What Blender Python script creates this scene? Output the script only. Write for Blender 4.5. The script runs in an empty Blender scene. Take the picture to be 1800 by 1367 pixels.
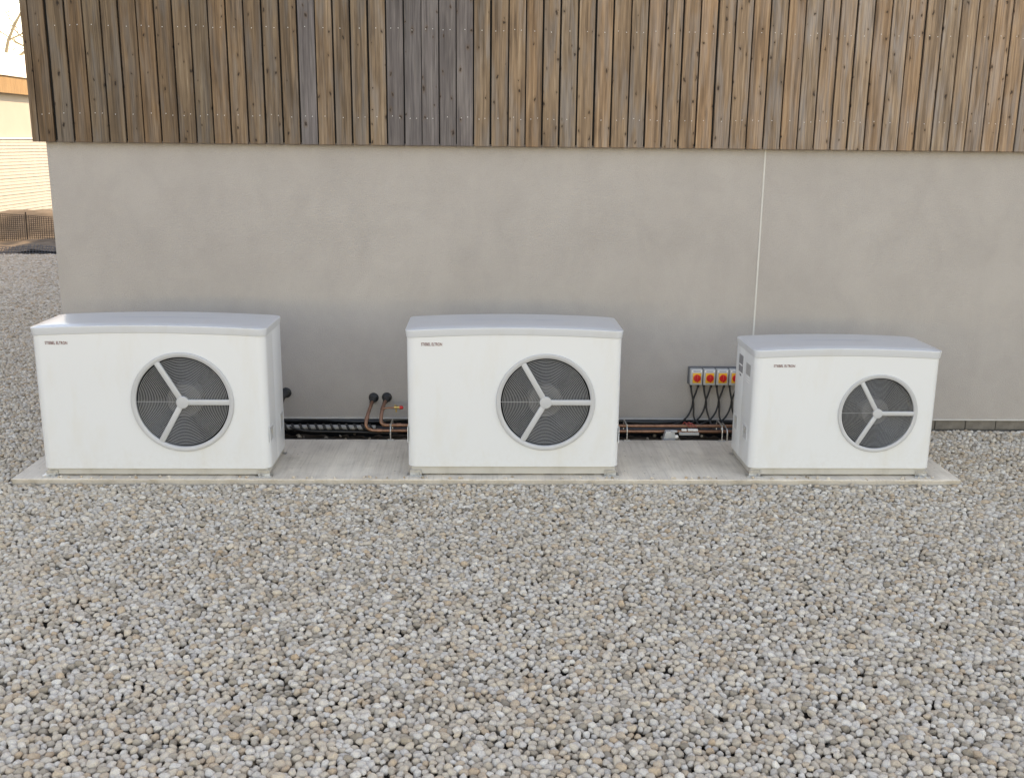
import bpy, bmesh, math, random
import numpy as np
from mathutils import Vector, Matrix
random.seed(7)
S = bpy.context.scene
PI = math.pi
R = math.radians
# ------------------------------------------------------------------ camera
cam = bpy.data.objects.new('camera', bpy.data.cameras.new('camera'))
S.collection.objects.link(cam)
r_ = Vector((0.99959569, -0.02648692, 0.01033887))
u_ = Vector((-0.0038326, 0.23478549, 0.97203965))
f_ = Vector((0.02817375, 0.97168627, -0.23458905))
m = Matrix(((r_.x, u_.x, -f_.x, 0), (r_.y, u_.y, -f_.y, -7.1133), (r_.z, u_.z, -f_.z, 2.0212), (0, 0, 0, 1)))
cam.matrix_world = m
cam.data.sensor_width = 36
cam.data.lens = 36 * 1799.06 / 1800
cam.data.clip_end = 1000
S.camera = cam
# ------------------------------------------------------------------ sky and sun
SUN_EL, SUN_AZ = R(33), R(48)          # azimuth from +X towards +Y
W = bpy.data.worlds.new("World")
S.world = W
W.use_nodes = True
nt = W.node_tree
bg = nt.nodes['Background']
sky = nt.nodes.new('ShaderNodeTexSky')
sky.sky_type = 'NISHITA'
sky.sun_disc = False
sky.sun_elevation = SUN_EL
sky.sun_rotation = PI / 2 - SUN_AZ
sky.air_density = 1.0
sky.dust_density = 0.4
sky.ozone_density = 1.6
nt.links.new(sky.outputs[0], bg.inputs[0])
bg.inputs[1].default_value = 0.15
sl = bpy.data.lights.new('sun', 'SUN')
sl.energy = 2.1
sl.angle = R(0.53)
sl.color = (1.0, 0.93, 0.82)
so = bpy.data.objects.new('sun', sl)
S.collection.objects.link(so)
sd = Vector((math.cos(SUN_AZ) * math.cos(SUN_EL), math.sin(SUN_AZ) * math.cos(SUN_EL), math.sin(SUN_EL)))
so.rotation_euler = sd.to_track_quat('Z', 'Y').to_euler()
S.view_settings.view_transform = 'Standard'
S.view_settings.look = 'None'
S.view_settings.gamma = 1
S.view_settings.use_curve_mapping = False
S.view_settings.exposure = 2.12
S.view_settings.use_white_balance = True       # the camera's daylight-shade white balance
S.view_settings.white_balance_temperature = 11500
S.view_settings.white_balance_tint = 20

# ------------------------------------------------------------------ helpers
def link(o, parent=None):
    S.collection.objects.link(o)
    if parent is not None:
        o.parent = parent
    return o

def finish(me, mat, smooth=None):
    if mat:
        if isinstance(mat, (list, tuple)):
            for k in mat: me.materials.append(k)
        else:
            me.materials.append(mat)
    if smooth is not None:
        for p in me.polygons: p.use_smooth = True
        me.set_sharp_from_angle(angle=R(smooth))
    return me

def obj(name, geo, mat, parent=None, smooth=None, loc=None, kind=None):
    """geo: a bmesh or a mesh; becomes one mesh object."""
    if isinstance(geo, bmesh.types.BMesh):
        me = bpy.data.meshes.new(name)
        bmesh.ops.recalc_face_normals(geo, faces=geo.faces)
        geo.to_mesh(me); geo.free()
        finish(me, mat, smooth)
    else:
        me = geo
    o = link(bpy.data.objects.new(name, me), parent)
    if loc is not None: o.location = loc
    if kind: o['kind'] = kind
    return o

def thing(name, label, cat, loc=(0, 0, 0), group=None):
    o = link(bpy.data.objects.new(name, None))
    o.location = loc
    o.empty_display_size = .1
    o['label'] = label; o['category'] = cat
    if group: o['group'] = group
    return o

def tag(o, label, cat, group=None):
    o['label'] = label; o['category'] = cat
    if group: o['group'] = group
    return o

def box(bm, x0, x1, y0, y1, z0, z1, bev=0, seg=2):
    r = bmesh.ops.create_cube(bm, size=1)
    vs = r['verts']
    for v in vs:
        v.co = Vector(((x0 + x1) / 2 + v.co.x * (x1 - x0), (y0 + y1) / 2 + v.co.y * (y1 - y0), (z0 + z1) / 2 + v.co.z * (z1 - z0)))
    if bev:
        es = set()
        for v in vs:
            for e in v.link_edges: es.add(e)
        bmesh.ops.bevel(bm, geom=list(es), offset=bev, segments=seg, affect='EDGES', profile=.5)
    return bm

def nbox(*a, **k):
    return box(bmesh.new(), *a, **k)

def smooth_path(pts, n=6):
    """Catmull-Rom through the points"""
    P = [Vector(p) for p in pts]
    if len(P) < 3: return P
    out = []
    for i in range(len(P) - 1):
        p0 = P[i - 1] if i else P[0] * 2 - P[1]
        p1, p2 = P[i], P[i + 1]
        p3 = P[i + 2] if i + 2 < len(P) else P[-1] * 2 - P[-2]
        for k in range(n):
            t = k / n
            out.append(.5 * ((2 * p1) + (-p0 + p2) * t + (2 * p0 - 5 * p1 + 4 * p2 - p3) * t * t + (-p0 + 3 * p1 - 3 * p2 + p3) * t ** 3))
    out.append(P[-1])
    return out

def tube(bm, pts, rad, n=10, cap=True):
    P = [Vector(p) for p in pts]
    rads = rad if isinstance(rad, (list, tuple)) else [rad] * len(P)
    rings = []
    t0 = (P[1] - P[0]).normalized()
    ref = Vector((0, 0, 1)) if abs(t0.z) < .9 else Vector((1, 0, 0))
    a = t0.cross(ref).normalized()
    for i, p in enumerate(P):
        t = (P[min(i + 1, len(P) - 1)] - P[max(i - 1, 0)]).normalized()
        a = (a - t * a.dot(t))
        a = a.normalized() if a.length > 1e-6 else t.orthogonal().normalized()
        b = t.cross(a)
        rings.append([bm.verts.new(p + (a * math.cos(2 * PI * k / n) + b * math.sin(2 * PI * k / n)) * rads[i]) for k in range(n)])
    for i in range(len(rings) - 1):
        for k in range(n):
            bm.faces.new((rings[i][k], rings[i][(k + 1) % n], rings[i + 1][(k + 1) % n], rings[i + 1][k]))
    if cap:
        bm.faces.new(rings[0][::-1]); bm.faces.new(rings[-1])
    return bm

def ntube(*a, **k):
    return tube(bmesh.new(), *a, **k)

def lathe(bm, prof, n=48, axis='Y', c=(0, 0, 0), closed=False):
    """prof: (radius, height) pairs about the axis"""
    c = Vector(c)
    rings = []
    for (rr, h) in prof:
        ring = []
        for k in range(n):
            a = 2 * PI * k / n
            if axis == 'Y': v = Vector((rr * math.cos(a), h, rr * math.sin(a)))
            elif axis == 'X': v = Vector((h, rr * math.cos(a), rr * math.sin(a)))
            else: v = Vector((rr * math.cos(a), rr * math.sin(a), h))
            ring.append(bm.verts.new(c + v))
        rings.append(ring)
    m_ = len(rings)
    for i in range(m_ if closed else m_ - 1):
        A, B = rings[i], rings[(i + 1) % m_]
        for k in range(n):
            bm.faces.new((A[k], A[(k + 1) % n], B[(k + 1) % n], B[k]))
    if not closed:
        bm.faces.new(rings[0]); bm.faces.new(rings[-1])
    return bm

# ------------------------------------------------------------------ materials
def new_mat(name):
    mt = bpy.data.materials.new(name)
    mt.use_nodes = True
    n = mt.node_tree.nodes
    return mt, mt.node_tree, n['Principled BSDF']

def N(t, typ, **k):
    n = t.nodes.new(typ)
    for a, b in k.items():
        if a.startswith('i_'):
            n.inputs[a[2:].replace('_', ' ')].default_value = b
        else:
            setattr(n, a, b)
    return n

def ramp(t, fac, stops, interp='LINEAR'):
    n = t.nodes.new('ShaderNodeValToRGB')
    n.color_ramp.interpolation = interp
    e = n.color_ramp.elements
    while len(e) > 1: e.remove(e[0])
    e[0].position = stops[0][0]; e[0].color = (*stops[0][1], 1)
    for p, c in stops[1:]:
        x = e.new(p); x.color = (*c, 1)
    t.links.new(fac, n.inputs[0])
    return n.outputs[0]

def mix(t, fac, a, b, blend='MIX'):
    n = t.nodes.new('ShaderNodeMix')
    n.data_type = 'RGBA'; n.blend_type = blend
    for s, v in ((0, fac), (6, a), (7, b)):
        if hasattr(v, 'links'): t.links.new(v, n.inputs[s])
        elif isinstance(v, (int, float)): n.inputs[s].default_value = v
        else: n.inputs[s].default_value = (*v, 1)
    return n.outputs[2]

def mth(t, op, a, b=None, c=None):
    n = t.nodes.new('ShaderNodeMath'); n.operation = op
    for i, v in enumerate((a, b, c)):
        if v is None: continue
        if hasattr(v, 'links'): t.links.new(v, n.inputs[i])
        else: n.inputs[i].default_value = v
    return n.outputs[0]

def coords(t, kind='Object', scale=(1, 1, 1), rnd=False):
    tc = t.nodes.new('ShaderNodeTexCoord')
    mp = t.nodes.new('ShaderNodeMapping')
    mp.inputs['Scale'].default_value = scale
    src = tc.outputs[kind]
    if rnd:
        oi = t.nodes.new('ShaderNodeObjectInfo')
        k = t.nodes.new('ShaderNodeVectorMath'); k.operation = 'SCALE'
        k.inputs[0].default_value = (37.3, 11.7, 53.1)
        t.links.new(oi.outputs['Random'], k.inputs['Scale'])
        ad = t.nodes.new('ShaderNodeVectorMath'); ad.operation = 'ADD'
        t.links.new(src, ad.inputs[0]); t.links.new(k.outputs[0], ad.inputs[1])
        src = ad.outputs[0]
    t.links.new(src, mp.inputs[0])
    return mp.outputs[0]

def noise(t, co, scale, detail=4, rough=.5, dist=0):
    n = N(t, 'ShaderNodeTexNoise')
    n.inputs['Scale'].default_value = scale
    n.inputs['Detail'].default_value = detail
    n.inputs['Roughness'].default_value = rough
    n.inputs['Distortion'].default_value = dist
    t.links.new(co, n.inputs['Vector'])
    return n.outputs['Fac']

def bump(t, bs, h, strength, dist, prev=None):
    b = t.nodes.new('ShaderNodeBump')
    b.inputs['Strength'].default_value = strength
    b.inputs['Distance'].default_value = dist
    t.links.new(h, b.inputs['Height'])
    if prev is not None: t.links.new(prev, b.inputs['Normal'])
    t.links.new(b.outputs[0], bs.inputs['Normal'])
    return b.outputs[0]

def plain(name, col, rough=.5, metal=0, var=.06, vscale=8, bmp=0, bscale=60, coat=0):
    mt, t, b = new_mat(name)
    co = coords(t)
    nz = noise(t, co, vscale, 5, .6)
    c1 = tuple(min(1, x * (1 + var)) for x in col); c0 = tuple(x * (1 - var) for x in col)
    t.links.new(ramp(t, nz, [(.3, c0), (.7, c1)]), b.inputs['Base Color'])
    b.inputs['Roughness'].default_value = rough
    b.inputs['Metallic'].default_value = metal
    b.inputs['Coat Weight'].default_value = coat
    if bmp: bump(t, b, noise(t, co, bscale, 4), bmp, .002)
    return mt

def mat_wood(name, stops, grey=.5, knotc=(.03, .02, .015)):
    mt, t, b = new_mat(name)
    co = coords(t, 'Object', (1, 1, 1), True)
    def sc(s):
        mp = t.nodes.new('ShaderNodeMapping'); mp.inputs['Scale'].default_value = s
        t.links.new(co, mp.inputs[0]); return mp.outputs[0]
    fine = noise(t, sc((1, 1, .018)), 210, 3, .6, .3)
    strk = noise(t, sc((1, 1, .028)), 48, 5, .62, .35)
    blot = noise(t, sc((1, 1, .16)), 15, 4, .6, .4)
    f = mth(t, 'ADD', mth(t, 'MULTIPLY', strk, .65), mth(t, 'MULTIPLY', blot, .35))
    col = ramp(t, f, stops)
    # silvered patches
    gp = ramp(t, noise(t, sc((1, 1, .12)), 19, 3, .5, .4), [(.46, (0, 0, 0)), (.64, (1, 1, 1))])
    gpm = mth(t, 'MULTIPLY', gp, grey)
    col = mix(t, gpm, col, (.235, .215, .20))
    # fine grain
    col = mix(t, .75, col, ramp(t, fine, [(.3, (.50, .50, .50)), (.6, (1.08, 1.08, 1.08))]), 'MULTIPLY')
    # dark streak stains
    st = ramp(t, noise(t, sc((1, 1, .06)), 33, 2, .5, .2), [(.64, (0, 0, 0)), (.76, (1, 1, 1))])
    col = mix(t, mth(t, 'MULTIPLY', st, .6), col, (.055, .042, .033))
    # knots
    vo = N(t, 'ShaderNodeTexVoronoi'); vo.inputs['Scale'].default_value = 13.5
    vo.inputs['Randomness'].default_value = 1; vo.voronoi_dimensions = '2D'
    wob = t.nodes.new('ShaderNodeVectorMath'); wob.operation = 'ADD'
    nzv = N(t, 'ShaderNodeTexNoise'); nzv.inputs['Scale'].default_value = 60
    t.links.new(sc((1, 1, .5)), nzv.inputs['Vector'])
    sv = t.nodes.new('ShaderNodeVectorMath'); sv.operation = 'SCALE'; sv.inputs['Scale'].default_value = .022
    t.links.new(nzv.outputs['Color'], sv.inputs[0])
    t.links.new(sc((1, .25, .52)), wob.inputs[0]); t.links.new(sv.outputs[0], wob.inputs[1])
    sxz = t.nodes.new('ShaderNodeSeparateXYZ'); cxz = t.nodes.new('ShaderNodeCombineXYZ')
    t.links.new(wob.outputs[0], sxz.inputs[0]); t.links.new(sxz.outputs[0], cxz.inputs[0]); t.links.new(sxz.outputs[2], cxz.inputs[1])
    t.links.new(cxz.outputs[0], vo.inputs['Vector'])
    sep = t.nodes.new('ShaderNodeSeparateColor'); t.links.new(vo.outputs['Color'], sep.inputs[0])
    pick = mth(t, 'GREATER_THAN', sep.outputs[0], .5)
    size = mth(t, 'MULTIPLY_ADD', sep.outputs[1], .075, .035)
    kd = mth(t, 'DIVIDE', vo.outputs['Distance'], size)
    kn = mth(t, 'MULTIPLY', ramp(t, kd, [(.55, (1, 1, 1)), (1.0, (0, 0, 0))]), pick)
    halo = mth(t, 'MULTIPLY', ramp(t, kd, [(.3, (1, 1, 1)), (1.0, (0, 0, 0))]), pick)
    kd2 = mth(t, 'DIVIDE', kd, 2.4)
    halo = mth(t, 'MULTIPLY', ramp(t, kd2, [(.3, (1, 1, 1)), (1.0, (0, 0, 0))]), pick)
    col = mix(t, mth(t, 'MULTIPLY', halo, .45), col, (.11, .065, .035))
    col = mix(t, mth(t, 'MULTIPLY', kn, .9), col, knotc)
    # each board its own tone, with the left-hand dimming painted in
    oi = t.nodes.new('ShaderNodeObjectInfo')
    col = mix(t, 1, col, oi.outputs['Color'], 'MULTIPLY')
    t.links.new(col, b.inputs['Base Color'])
    b.inputs['Roughness'].default_value = .78
    b.inputs['Specular IOR Level'].default_value = .3
    h = mth(t, 'SUBTRACT', fine, mth(t, 'MULTIPLY', kn, .8))
    bump(t, b, h, .45, .002)
    return mt

M = {}
M['wood'] = mat_wood('weathered_larch', [(.30, (.075, .053, .036)), (.43, (.165, .111, .073)), (.52, (.245, .166, .107)), (.60, (.295, .206, .136)), (.70, (.40, .305, .216))], .5)
M['wood_grey'] = mat_wood('silvered_larch', [(.30, (.055, .048, .047)), (.43, (.11, .097, .094)), (.55, (.138, .123, .119)), (.66, (.175, .156, .149)), (.75, (.17, .13, .09))], .35)

def mat_render():
    mt, t, b = new_mat('stucco')
    co = coords(t)
    big = noise(t, co, 1.3, 5, .6, .3)
    sp = noise(t, co, 170, 3, .75)
    c = ramp(t, big, [(.3, (.368, .342, .326)), (.7, (.415, .388, .370))])
    c = mix(t, .6, c, ramp(t, sp, [(.3, (.78, .78, .78)), (.7, (1.16, 1.16, 1.16))]), 'MULTIPLY')
    stq = noise(t, coords(t, 'Object', (1, 1, .7)), 4.5, 5, .65, .6)
    c = mix(t, .5, c, ramp(t, stq, [(.3, (.90, .89, .88)), (.6, (1.03, 1.02, 1.01))]), 'MULTIPLY')
    t.links.new(c, b.inputs['Base Color'])
    b.inputs['Roughness'].default_value = .9
    b.inputs['Specular IOR Level'].default_value = .25
    p = bump(t, b, noise(t, co, 130, 3, .65), .9, .005)
    bump(t, b, noise(t, co, 5, 3, .5), .25, .012, p)
    return mt
M['render'] = mat_render()

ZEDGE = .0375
def mat_concrete():
    mt, t, b = new_mat('brushed_concrete')
    co = coords(t)
    big = noise(t, co, 3, 6, .65)
    c = ramp(t, big, [(.28, (.50, .44, .375)), (.5, (.62, .555, .475)), (.75, (.69, .625, .54))])
    br = noise(t, coords(t, 'Object', (1, .035, 1)), 75, 3, .6, .15)
    c = mix(t, .8, c, ramp(t, br, [(.30, (.83, .815, .80)), (.46, (1, 1, 1)), (.7, (1.08, 1.08, 1.08))]), 'MULTIPLY')
    pit = N(t, 'ShaderNodeTexVoronoi'); pit.inputs['Scale'].default_value = 17
    t.links.new(co, pit.inputs['Vector'])
    sp = t.nodes.new('ShaderNodeSeparateColor'); t.links.new(pit.outputs['Color'], sp.inputs[0])
    pm = mth(t, 'MULTIPLY', mth(t, 'LESS_THAN', pit.outputs['Distance'], .10), mth(t, 'GREATER_THAN', sp.outputs[0], .6))
    c = mix(t, mth(t, 'MULTIPLY', pm, .6), c, (.13, .10, .08))
    # darker brown on the cast edge of the slab, at and below the gravel line
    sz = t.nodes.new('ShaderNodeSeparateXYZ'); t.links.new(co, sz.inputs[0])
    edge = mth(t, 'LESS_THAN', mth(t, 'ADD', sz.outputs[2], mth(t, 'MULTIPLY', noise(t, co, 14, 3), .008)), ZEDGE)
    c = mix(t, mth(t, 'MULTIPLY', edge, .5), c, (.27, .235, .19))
    stn = ramp(t, noise(t, co, 7, 5, .7), [(.52, (0, 0, 0)), (.72, (1, 1, 1))])
    c = mix(t, mth(t, 'MULTIPLY', stn, .35), c, (.36, .31, .25))
    t.links.new(c, b.inputs['Base Color'])
    b.inputs['Roughness'].default_value = .85
    p = bump(t, b, br, .8, .004)
    bump(t, b, noise(t, co, 90, 4, .7), .3, .002, p)
    return mt
M['concrete'] = mat_concrete()

def mat_gravel():
    mt, t, b = new_mat('pebble')
    at = N(t, 'ShaderNodeAttribute', attribute_type='INSTANCER', attribute_name='tint')
    co = coords(t)
    c = ramp(t, at.outputs['Fac'], [(0, (.30, .25, .195)), (.07, (.43, .365, .29)), (.20, (.56, .49, .405)), (.34, (.60, .505, .395)),
                                    (.42, (.54, .50, .45)), (.54, (.62, .535, .43)), (.62, (.50, .37, .26)), (.70, (.58, .475, .365)), (.76, (.61, .56, .50)), (.92, (.65, .60, .53)), (1, (.74, .695, .62))])
    oi = t.nodes.new('ShaderNodeVectorMath'); oi.operation = 'SCALE'
    oi.inputs[0].default_value = (91, 47, 13); t.links.new(at.outputs['Fac'], oi.inputs['Scale'])
    ad = t.nodes.new('ShaderNodeVectorMath'); ad.operation = 'ADD'
    t.links.new(co, ad.inputs[0]); t.links.new(oi.outputs[0], ad.inputs[1])
    n1 = noise(t, ad.outputs[0], 3.0, 5, .65, .4)
    c = mix(t, .8, c, ramp(t, n1, [(.3, (.74, .72, .70)), (.55, (1.02, 1.01, 1)), (.75, (1.14, 1.12, 1.08))]), 'MULTIPLY')
    t.links.new(c, b.inputs['Base Color'])
    b.inputs['Roughness'].default_value = .68
    b.inputs['Specular IOR Level'].default_value = .2
    bump(t, b, n1, .3, .15)
    return mt
M['pebble'] = mat_gravel()

def mat_ground():
    mt, t, b = new_mat('gritty_ground')
    co = coords(t)
    v = N(t, 'ShaderNodeTexVoronoi'); v.inputs['Scale'].default_value = 32
    t.links.new(co, v.inputs['Vector'])
    sp = t.nodes.new('ShaderNodeSeparateColor'); t.links.new(v.outputs['Color'], sp.inputs[0])
    c = ramp(t, sp.outputs[0], [(0, (.14, .13, .115)), (.5, (.24, .225, .20)), (.8, (.26, .22, .18)), (1, (.38, .36, .33))])
    c = mix(t, .5, c, ramp(t, noise(t, co, .8, 5), [(.3, (.75, .72, .68)), (.7, (1.1, 1.1, 1.1))]), 'MULTIPLY')
    t.links.new(c, b.inputs['Base Color'])
    b.inputs['Roughness'].default_value = .9
    bump(t, b, v.outputs['Distance'], .6, .01)
    return mt
M['ground'] = mat_ground()

def mat_paint(name, col, rough, coat, grime=.12):
    mt, t, b = new_mat(name)
    co = coords(t)
    dn = noise(t, coords(t, 'Object', (1, 1, .35)), 6, 6, .65, .3)
    c = mix(t, ramp(t, dn, [(.5, (0, 0, 0)), (.8, (1, 1, 1))]), col, tuple(x * (1 - grime) * k for x, k in zip(col, (1, .97, .92))))
    # splash dirt low on the casing, specks
    sepz = t.nodes.new('ShaderNodeSeparateXYZ'); t.links.new(coords(t), sepz.inputs[0])
    low = mth(t, 'SUBTRACT', 1, mth(t, 'MULTIPLY', sepz.outputs[2], 4.5)); low = mth(t, 'MAXIMUM', low, 0)
    dirt = mth(t, 'MULTIPLY', low, ramp(t, noise(t, co, 35, 5, .7), [(.42, (0, 0, 0)), (.72, (1, 1, 1))]))
    c = mix(t, mth(t, 'MULTIPLY', dirt, .18), c, (.42, .36, .28))
    t.links.new(c, b.inputs['Base Color'])
    b.inputs['Roughness'].default_value = rough
    b.inputs['Coat Weight'].default_value = coat
    b.inputs['Coat Roughness'].default_value = .12
    bump(t, b, noise(t, co, 420, 2), .05, .0006)
    return mt
M['white'] = mat_paint('white_powder_coat', (.645, .672, .695), .32, .35, .035)
M['lid'] = mat_paint('light_grey_plastic', (.525, .55, .58), .30, .3, .05)
M['greyplastic'] = mat_paint('pale_grey_plastic', (.44, .455, .475), .4, .1, .05)
M['base'] = mat_paint('base_beige_steel', (.46, .45, .425), .5, 0, .25)
M['wire'] = plain('grille_wire', (.38, .39, .40), .45, .1)
M['duct'] = plain('dark_duct', (.02, .02, .022), .7)
M['blade'] = plain('fan_blade', (.03, .031, .034), .5)
M['fanhub'] = plain('fan_hub', (.13, .13, .135), .5)
M['steel'] = plain('galvanised_steel', (.55, .55, .54), .38, .9, .12, 40, .2, 90)
M['copper'] = plain('copper_pipe', (.27, .140, .095), .42, .75, .35, 22, .15, 60)
M['brass'] = plain('brass', (.62, .43, .16), .3, .95)
M['black'] = plain('black_rubber', (.012, .012, .013), .5, 0, .2, 20, .4, 80)
M['membrane'] = plain('black_membrane', (.010, .011, .013), .33, 0, .2, 12, .5, 30)
M['foam'] = plain('black_foam', (.022, .021, .021), .85, 0, .25, 30, .5, 160)
M['red'] = plain('red_plastic', (.62, .012, .012), .35, 0, .05, 8, 0, 60, .3)
M['yellow'] = plain('yellow_plastic', (.82, .40, .03), .4, 0, .05)
M['isogrey'] = plain('isolator_grey', (.42, .43, .43), .5, 0, .08, 20)
M['isodark'] = plain('isolator_back', (.10, .105, .115), .55, 0, .1, 20)
M['bluetxt'] = plain('blue_print', (.06, .10, .22), .5)
M['labelwhite'] = plain('white_label', (.78, .78, .77), .45)
M['labelgrey'] = plain('grey_label', (.20, .20, .215), .45, 0, .2, 120)
M['labelmid'] = plain('silver_label', (.33, .33, .335), .4, 0, .2, 120)
M['print'] = plain('logo_print', (.17, .05, .045), .5)
M['seal'] = plain('white_seal', (.52, .51, .49), .6)
M['mortar'] = plain('mortar', (.115, .104, .092), .95, 0, .15, 30, .5, 90)
M['brick'] = plain('grey_brick', (.15, .135, .118), .9, 0, .25, 14, .6, 120)
M['redwire'] = plain('red_wire', (.32, .05, .045), .5)
M['greypipe'] = plain('grey_conduit', (.23, .23, .23), .6, 0, .15, 20)
M['soil'] = plain('brown_soil', (.12, .085, .058), .95, 0, .4, 12, .8, 40)
M['bed'] = plain('dark_bed', (.05, .038, .029), .95, 0, .4, 12, .6, 40)
M['subsoil'] = plain('mound_soil', (.13, .102, .075), .95, 0, .35, 3, .8, 12)
M['net'] = plain('brown_netting', (.05, .04, .034), .8)
M['cream'] = plain('cream_panel', (.265, .258, .24), .7, 0, .05, 1)
M['siding'] = plain('pale_siding', (.235, .235, .232), .65, 0, .08, 3)
M['fascia'] = mat_wood('golden_timber', [(.3, (.17, .10, .045)), (.5, (.25, .16, .08)), (.7, (.29, .20, .11))], .0)
M['roofwhite'] = plain('white_roof_edge', (.80, .80, .80), .5)
M['bark'] = plain('pale_bark', (.30, .24, .16), .9, 0, .3, 6, .5, 30)
M['wallboard'] = plain('dark_breather_membrane', (.02, .018, .016), .9)

# ------------------------------------------------------------------ ground
SX0, SX1, SY0, SY1, ZS = -2.81, 2.925, -1.2345, -0.382, 0.04     # slab
bm = bmesh.new()
GZ = -0.034
xs = [-300, SX0, SX1, 300]; ys = [-300, SY0 + .05, 0.0, 500]
vv = [[bm.verts.new((x, y, GZ)) for y in ys] for x in xs]
for i in range(3):
    for j in range(3):
        if i == 1 and j == 1: continue
        bm.faces.new((vv[i][j], vv[i + 1][j], vv[i + 1][j + 1], vv[i][j + 1]))
obj('ground', bm, M['ground'], kind='structure')
# dark soil bed under the pebbles, coloured to deepen the shade in their gaps
bm = bmesh.new()
for (x0, x1, y0, y1) in ((-6.2, 6.2, -5.0, SY0 + .045), (-6.2, SX0 - .004, SY0 + .045, -.002), (SX1 + .004, 6.2, SY0 + .045, -.002), (-12.6, -2.93, 0.0, 11.3)):
    bm.faces.new([bm.verts.new(v) for v in ((x0, y0, GZ + .005), (x1, y0, GZ + .005), (x1, y1, GZ + .005), (x0, y1, GZ + .005))])
obj('gravel_bed', bm, M['bed'], kind='structure')
# bottom of the open trench between slab and wall
bm = bmesh.new()
nx, ny = 150, 10; TZ = -.045
g = [[bm.verts.new((SX0 - .02 + (SX1 - SX0 + .04) * i / nx, -.40 + .42 * j / ny, TZ + random.uniform(-.012, .018))) for j in range(ny + 1)] for i in range(nx + 1)]
for i in range(nx):
    for j in range(ny):
        bm.faces.new((g[i][j], g[i + 1][j], g[i + 1][j + 1], g[i][j + 1]))
obj('trench_soil', bm, M['soil'], smooth=60, kind='structure')
bm = bmesh.new()
box(bm, SX0 - .06, SX0 - .002, -.44, 0.005, -.2, GZ - .003); box(bm, SX1 + .002, SX1 + .06, -.44, .005, -.2, GZ - .003)
obj('trench_end', bm, M['soil'], kind='structure')

# ------------------------------------------------------------------ pebbles (one stuff object, instanced in geometry nodes)
def gravel_points():
    out = []
    rng = np.random.default_rng(3)
    C = np.array((0, -7.1133))
    def field(x0, x1, y0, y1, sp, smin, smax, keep, zoff=0., it=14):
        nx = int((x1 - x0) / sp); ny = int((y1 - y0) / (sp * .866))
        ix, iy = np.meshgrid(np.arange(nx), np.arange(ny), indexing='ij')
        X = x0 + (ix + .5 * (iy % 2)) * sp + rng.uniform(-.42, .42, (nx, ny)) * sp
        Y = y0 + iy * sp * .866 + rng.uniform(-.42, .42, (nx, ny)) * sp
        s = smin + (smax - smin) * rng.beta(1.9, 3.0, (nx, ny))
        offs = [(a, b) for a in (-2, -1, 0, 1, 2) for b in (-2, -1, 0, 1, 2) if (a, b) != (0, 0)]
        for _ in range(it):
            DX = np.zeros_like(X); DY = np.zeros_like(Y)
            for a, b in offs:
                dx = X - np.roll(X, (a, b), (0, 1)); dy = Y - np.roll(Y, (a, b), (0, 1))
                ss = (s + np.roll(s, (a, b), (0, 1))) * .92
                d = np.sqrt(dx * dx + dy * dy) + 1e-6
                ov = np.clip(ss - d, 0, None); ov[d > .2] = 0
                DX += dx / d * ov * .25; DY += dy / d * ov * .25
            X += DX; Y += DY
        z = rng.normal(0, .0035, X.shape) + zoff
        X, Y, s, z = X.ravel(), Y.ravel(), s.ravel(), z.ravel()
        ok = keep(X, Y, s)
        return np.stack([X[ok], Y[ok], z[ok], s[ok]], 1)
    def inview(X, Y):
        d = Y - C[1]
        return (np.abs(X) < .56 * d + 1.0)
    def free(X, Y, s):
        m_ = .8 * s
        slab = (X > SX0 - m_) & (X < SX1 + m_) & (Y > SY0 - m_)
        bld = (X > -2.925 - m_) & (Y > -.012 - m_)
        return ~(slab | bld)
    out.append(field(-5.6, 5.6, -4.9, .6, 0.0305, .0105, .0212, lambda X, Y, s: inview(X, Y) & free(X, Y, s)))
    out.append(field(-5.6, 5.6, -4.9, .6, 0.046, .013, .019, lambda X, Y, s: inview(X, Y) & free(X, Y, s), -.023, 3))
    out.append(field(-8.6, -2.9, .6, 5, .032, .0125, .0235, lambda X, Y, s: inview(X, Y) & free(X, Y, s)))
    out.append(field(-12.5, -2.9, 5, 11.2, .036, .015, .029, lambda X, Y, s: inview(X, Y) & free(X, Y, s)))
    return np.concatenate(out), rng
P_, rng = gravel_points()
# stray pebbles on the slab front lip and down in the trench
ex = []
for _ in range(70):
    ex.append((rng.uniform(SX0 + .03, SX1 - .05), SY0 + abs(rng.normal(0, .02)) + .008, ZS + .006, rng.uniform(.005, .010)))
for _ in range(190):
    ex.append((rng.uniform(SX0 + .05, SX1 - .1), rng.uniform(-.36, -.03), -.035 + rng.uniform(0, .02), rng.uniform(.006, .016)))
P_ = np.concatenate([P_, np.array(ex)])
n = len(P_)
print('pebbles', n)
me = bpy.data.meshes.new('gravel')
me.vertices.add(n)
me.vertices.foreach_set('co', P_[:, :3].astype(np.float32).ravel())
s = P_[:, 3]
sc = np.stack([s * rng.uniform(.95, 1.38, n), s * rng.uniform(.82, 1.08, n), s * rng.uniform(.70, 1.0, n)], 1)
rot = np.stack([rng.normal(0, .38, n), rng.normal(0, .38, n), rng.uniform(0, 2 * PI, n)], 1)
for nm, arr in (('pscale', sc), ('prot', rot)):
    a = me.attributes.new(nm, 'FLOAT_VECTOR', 'POINT'); a.data.foreach_set('vector', arr.astype(np.float32).ravel())
tint = rng.uniform(0, 1, n); tint[-190:] *= .10
a = me.attributes.new('tint', 'FLOAT', 'POINT'); a.data.foreach_set('value', tint.astype(np.float32))
a = me.attributes.new('variant', 'INT', 'POINT'); a.data.foreach_set('value', rng.integers(0, 10, n).astype(np.int32))
me.materials.append(M['pebble'])
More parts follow.
